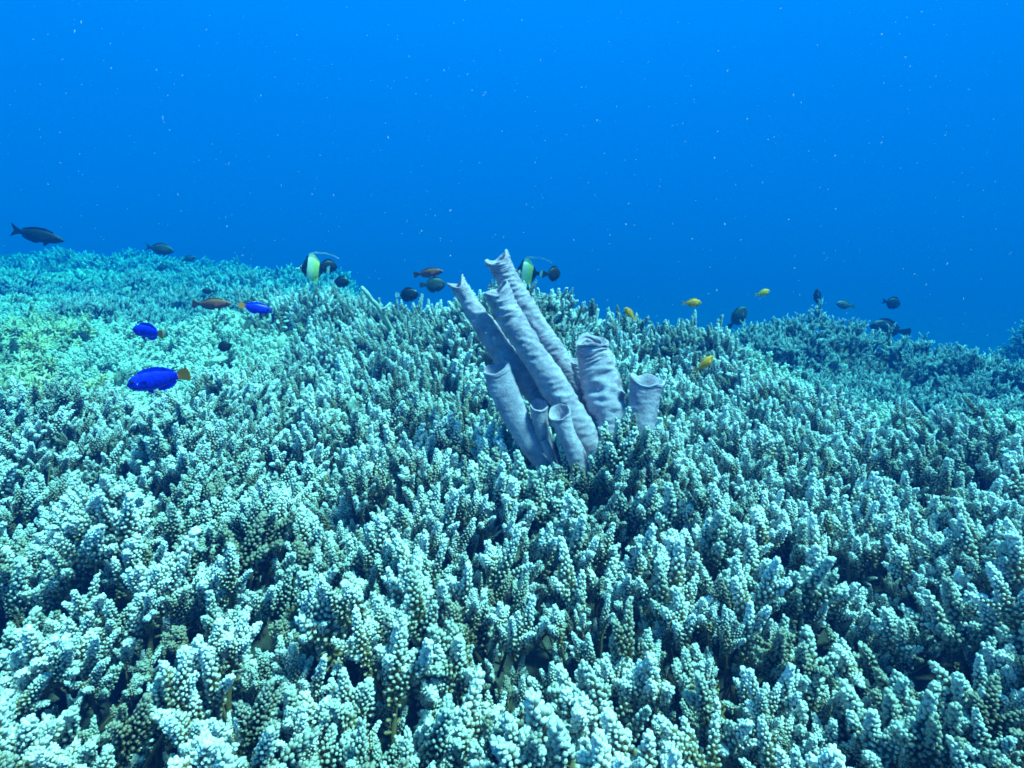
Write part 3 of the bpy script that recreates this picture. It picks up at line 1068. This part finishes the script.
    if bend:
        for v in vs:
            s = (x0 - v[0]) / L
            v[1] += bend * L * max(0, s - 0.35) ** 2
    me = mesh_from('fish_body', vs, fs, True, mats, mi)
    me.set_sharp_from_angle(angle=math.radians(40))
    eye_x = x0 - (.20 if shape == 'disc' else .13) * bl
    se = (.22 if shape == 'disc' else .13)
    eye_z = float(np.interp(se, u, up)) * bl * (.35 if shape != 'disc' else .3)
    eh = float(np.interp(se, u, up)) * bl
    eye_y = wmax * bl * min(1.0, (eh / (max(up) * bl)) ** 0.8) * 0.90
    return me, (eye_x, eye_y, eye_z), 0.028 * L * (1 if shape != 'slim' else .8)


def eye_mesh(r):
    bm = bmesh.new()
    bmesh.ops.create_uvsphere(bm, u_segments=12, v_segments=8, radius=r)
    me = bpy.data.meshes.new('eye')
    bm.to_mesh(me)
    bm.free()
    me.materials.append(M_EYE)
    me.polygons.foreach_set('use_smooth', np.full(len(me.polygons), True))
    return me


def fish(name, label, cat, px, py, length_px, L, shape, mats, heading='R', tilt=0.0, yaw=0.0, roll=0.0, tail='fork', tail_mat=0, fin_mat=0,
         group=None, bend=0.3, eyes=True):
    """length_px: apparent length in the photograph, so the distance follows from the real length L"""
    d = L * FPX / length_px * math.cos(math.radians(yaw))
    me, eye, er = fish_mesh(shape, L, mats, tail, tail_mat, fin_mat, True, bend)
    o = link(name, me)
    o.location = pix(px, py, d)
    base = 0.0 if heading == 'R' else math.pi
    o.rotation_euler = (Matrix.Rotation(base + math.radians(yaw), 3, 'Z') @ Matrix.Rotation(-math.radians(tilt), 3, 'Y') @ Matrix.Rotation(math.radians(roll), 3, 'X')).to_euler()
    tag(o, label, cat, group)
    if eyes:
        em = eye_mesh(er)
        for sgn in (-1, 1):
            e = link('eye', em, o)
            e.location = (eye[0], sgn * eye[1], eye[2])
    return o


# long dark fish over the left slope
fish('surgeonfish', 'long dark slender fish at the upper left, swimming right above the slope', 'fish', 35, 235, 52, 0.24, 'slim', [M_DARKFISH], 'R', -13, 8, group='dark fish over the reef')
fish('surgeonfish', 'dark oval fish above the far left slope, right of the long dark fish', 'fish', 159, 249, 27, 0.17, 'oval', [M_OLIVEFISH], 'R', -10, 10, group='dark fish over the reef')
fish('surgeonfish', 'faint hazy fish just right of the dark oval fish over the slope', 'fish', 188, 259, 14, 0.14, 'oval', [M_OLIVEFISH], 'R', 12, 20, group='dark fish over the reef')
fish('surgeonfish', 'tiny faint fish low on the slope beneath the dark oval fish', 'fish', 161, 268, 13, 0.12, 'oval', [M_OLIVEFISH], 'R', 20, 20, group='dark fish over the reef')
fish('damselfish', 'tiny dark fish just above the brown wrasse', 'fish', 208, 291, 9, 0.06, 'deep', [M_DARKFISH], 'L', 5, 35, tail='fan', group='dark fish over the reef')
fish('wrasse', 'slender reddish-brown wrasse beside the small blue damselfish', 'fish', 211, 304, 40, 0.13, 'slim', [M_WRASSE], 'R', 0, 5, tail='fan')
# blue damsels with yellow tails
BLUEM = [M_BLUE, M_YTAIL]
fish('blue_damselfish', 'largest electric blue damselfish with yellow tail, lowest of the three', 'fish', 160, 379, 60, 0.068, 'damsel', BLUEM, 'L', -11, 12, tail='fan', tail_mat=1, group='blue damselfish')
fish('blue_damselfish', 'middle blue damselfish with orange-yellow tail, facing the left edge', 'fish', 150, 332, 41, 0.066, 'damsel', BLUEM, 'L', 4, -14, tail='fan', tail_mat=1, group='blue damselfish')
fish('blue_damselfish', 'smallest blue damselfish, right of the brown wrasse and facing right', 'fish', 255, 308, 27, 0.062, 'damsel', BLUEM, 'R', -14, 25, tail='fan', tail_mat=1, group='blue damselfish')
fish('damselfish', 'small black fish with pale tail edge below the smallest blue damselfish', 'fish', 223, 347, 16, 0.05, 'deep', [M_DARKFISH, M_WHITE], 'R', 12, 20, tail='fan', tail_mat=1, group='dark fish over the reef')
# banded fish
fish('moorish_idol', 'black, white and yellow banded fish with dorsal streamer, left one of two', 'fish', 314, 269, 36, 0.13, 'disc', [M_IDOL, M_WHITE], 'L', 2, 6, tail='fan', group='banded fish')
fish('moorish_idol', 'black, white and yellow banded fish with streamer, close to the tallest sponge tube', 'fish', 528, 273, 34, 0.13, 'disc', [M_IDOL, M_WHITE], 'L', 2, -14, tail='fan', group='banded fish')
fish('damselfish', 'round black fish overlapping the left banded fish', 'fish', 327, 266, 17, 0.10, 'deep', [M_DARKFISH], 'R', -10, 40, tail='fan', group='dark fish over the reef')
fish('damselfish', 'black fish with white tail under the left banded fish', 'fish', 340, 282, 18, 0.085, 'deep', [M_DARKFISH, M_WHITE], 'R', -4, 15, tail='fan', tail_mat=1, group='dark fish over the reef')
fish('damselfish', 'black fish with white tail against the ridge, left of the wrasse above the ridge', 'fish', 407, 295, 23, 0.095, 'deep', [M_DARKFISH, M_WHITE], 'R', 0, 10, tail='fan', tail_mat=1, group='dark fish over the reef')
fish('wrasse', 'brownish orange fish above the ridge, left of the forked sponge tip', 'fish', 428, 273, 32, 0.13, 'slim', [M_WRASSE], 'R', 6, -8, tail='fan')
fish('damselfish', 'dark blue-grey rounded fish directly under the brownish orange fish', 'fish', 433, 285, 24, 0.12, 'deep', [M_OLIVEFISH], 'R', 0, 20, tail='fan', group='dark fish over the reef')
fish('damselfish', 'round dark fish in open water right of the right banded fish', 'fish', 553, 274, 16, 0.09, 'deep', [M_DARKFISH], 'R', 0, 50, tail='fan', group='dark fish over the reef')
# yellow fish
fish('yellow_damselfish', 'yellow fish nosing up-left just above the ridge behind the sponge', 'fish', 630, 314, 17, 0.055, 'oval', [M_YFISH], 'L', 48, 10, group='yellow fish')
fish('yellow_damselfish', 'yellow fish level in open water above the low crest', 'fish', 692, 303, 20, 0.065, 'oval', [M_YFISH], 'R', 0, 10, group='yellow fish')
fish('yellow_damselfish', 'lime-yellow fish, highest and farthest right of the yellow fish', 'fish', 763, 293, 16, 0.065, 'oval', [M_YGREEN], 'R', 14, 15, group='yellow fish')
fish('yellow_damselfish', 'bright orange-yellow fish low over the coral right of the sponge', 'fish', 705, 364, 23, 0.05, 'oval', [M_YFISH, M_YTAIL], 'R', 38, 15, tail_mat=1, group='yellow fish')
# dark fish on the right
fish('surgeonfish', 'dark tilted fish dipping behind the low crest right of the yellow fish', 'fish', 738, 318, 26, 0.14, 'deep', [M_OLIVEFISH], 'R', 50, 10, tail='fan', group='dark fish over the reef')
fish('surgeonfish', 'dark fish standing upright above the dark coral head', 'fish', 817, 298, 19, 0.11, 'oval', [M_DARKFISH], 'L', 82, 10, group='dark fish over the reef')
fish('surgeonfish', 'grey-green fish with tail to the right, next to the upright fish', 'fish', 845, 305, 20, 0.11, 'oval', [M_GREYFISH], 'L', 8, 10, group='dark fish over the reef')
fish('surgeonfish', 'round dark fish in open water above the largest right-hand dark fish', 'fish', 892, 303, 20, 0.12, 'deep', [M_DARKFISH], 'R', -12, 12, group='dark fish over the reef')
fish('surgeonfish', 'largest dark fish on the right, head hidden behind the dark coral head', 'fish', 888, 329, 42, 0.24, 'oval', [M_DARKFISH], 'L', 10, 10, tail='fan', group='dark fish over the reef')

# ------------------------------------------------------------------ plankton drifting in the water
def plankton():
    R = random.Random(5)
    vs, fs, mi = [], [], []
    oct_f = [(0, 2, 4), (2, 1, 4), (1, 3, 4), (3, 0, 4), (2, 0, 5), (1, 2, 5), (3, 1, 5), (0, 3, 5)]
    for i in range(3600):
        d = R.uniform(0.35, 1.0) ** 1.0 * R.choice((1, 1, 2, 3, 4))
        p = pix(R.uniform(-250, W + 250), R.uniform(-150, 420), d)
        zz = float(top_height(np.array([p.x]), np.array([p.y]))[0])
        if p.z < zz + 0.05 or p.z > 2.4:
            continue
        r = R.choice((0.00013, 0.00018, 0.00024, 0.0003, 0.00045)) * (1 + 0.35 * d)
        jelly = R.random() < 0.02
        if jelly:
            r = R.uniform(0.0008, 0.0024) * (0.6 + 0.4 * d)
        mi += [1 if jelly else 0] * 8
        o = len(vs)
        st = R.uniform(1.0, 2.2)
        a = R.uniform(0, 6.28)
        for v in ((1, 0, 0), (-1, 0, 0), (0, 1, 0), (0, -1, 0), (0, 0, 1), (0, 0, -1)):
            x, z = v[0] * st, v[2]
            vs.append((p.x + r * (x * math.cos(a) - z * math.sin(a)), p.y + r * v[1], p.z + r * (x * math.sin(a) + z * math.cos(a))))
        fs += [tuple(o + k for k in f) for f in oct_f]
    o = link('plankton', mesh_from('plankton', vs, fs, True, [M_SNOW, M_JELLY], mi))
    tag(o, 'tiny pale plankton specks drifting in the blue water', 'plankton', None, 'stuff')


plankton()

# ------------------------------------------------------------------ the water itself: even haze round camera and reef
bm = bmesh.new()
bmesh.ops.create_cube(bm, size=1.0)
for v in bm.verts:
    v.co = Vector((v.co.x * 170, v.co.y * 140 + 40, v.co.z))
zmin = -3.2
for v in bm.verts:
    v.co.z = 2.7 if v.co.z > 0 else zmin
me = bpy.data.meshes.new('haze')
bm.to_mesh(me)
bm.free()
hm = bpy.data.materials.new('water_haze')
hm.use_nodes = True
hn = hm.node_tree
hn.nodes.clear()
ho = hn.nodes.new('ShaderNodeOutputMaterial')
hv = hn.nodes.new('ShaderNodeVolumePrincipled')
hv.inputs['Color'].default_value = (0.0, 0.0377, 0.177, 1)
hv.inputs['Absorption Color'].default_value = (0.0, 0.707, 0.755, 1)
hv.inputs['Density'].default_value = 0.35
hv.inputs['Anisotropy'].default_value = 0.0
hn.links.new(hv.outputs[0], ho.inputs['Volume'])
me.materials.append(hm)
hz = link('haze', me)
tag(hz, 'clear blue sea water fading distant reef to blue', 'water', None, 'stuff')
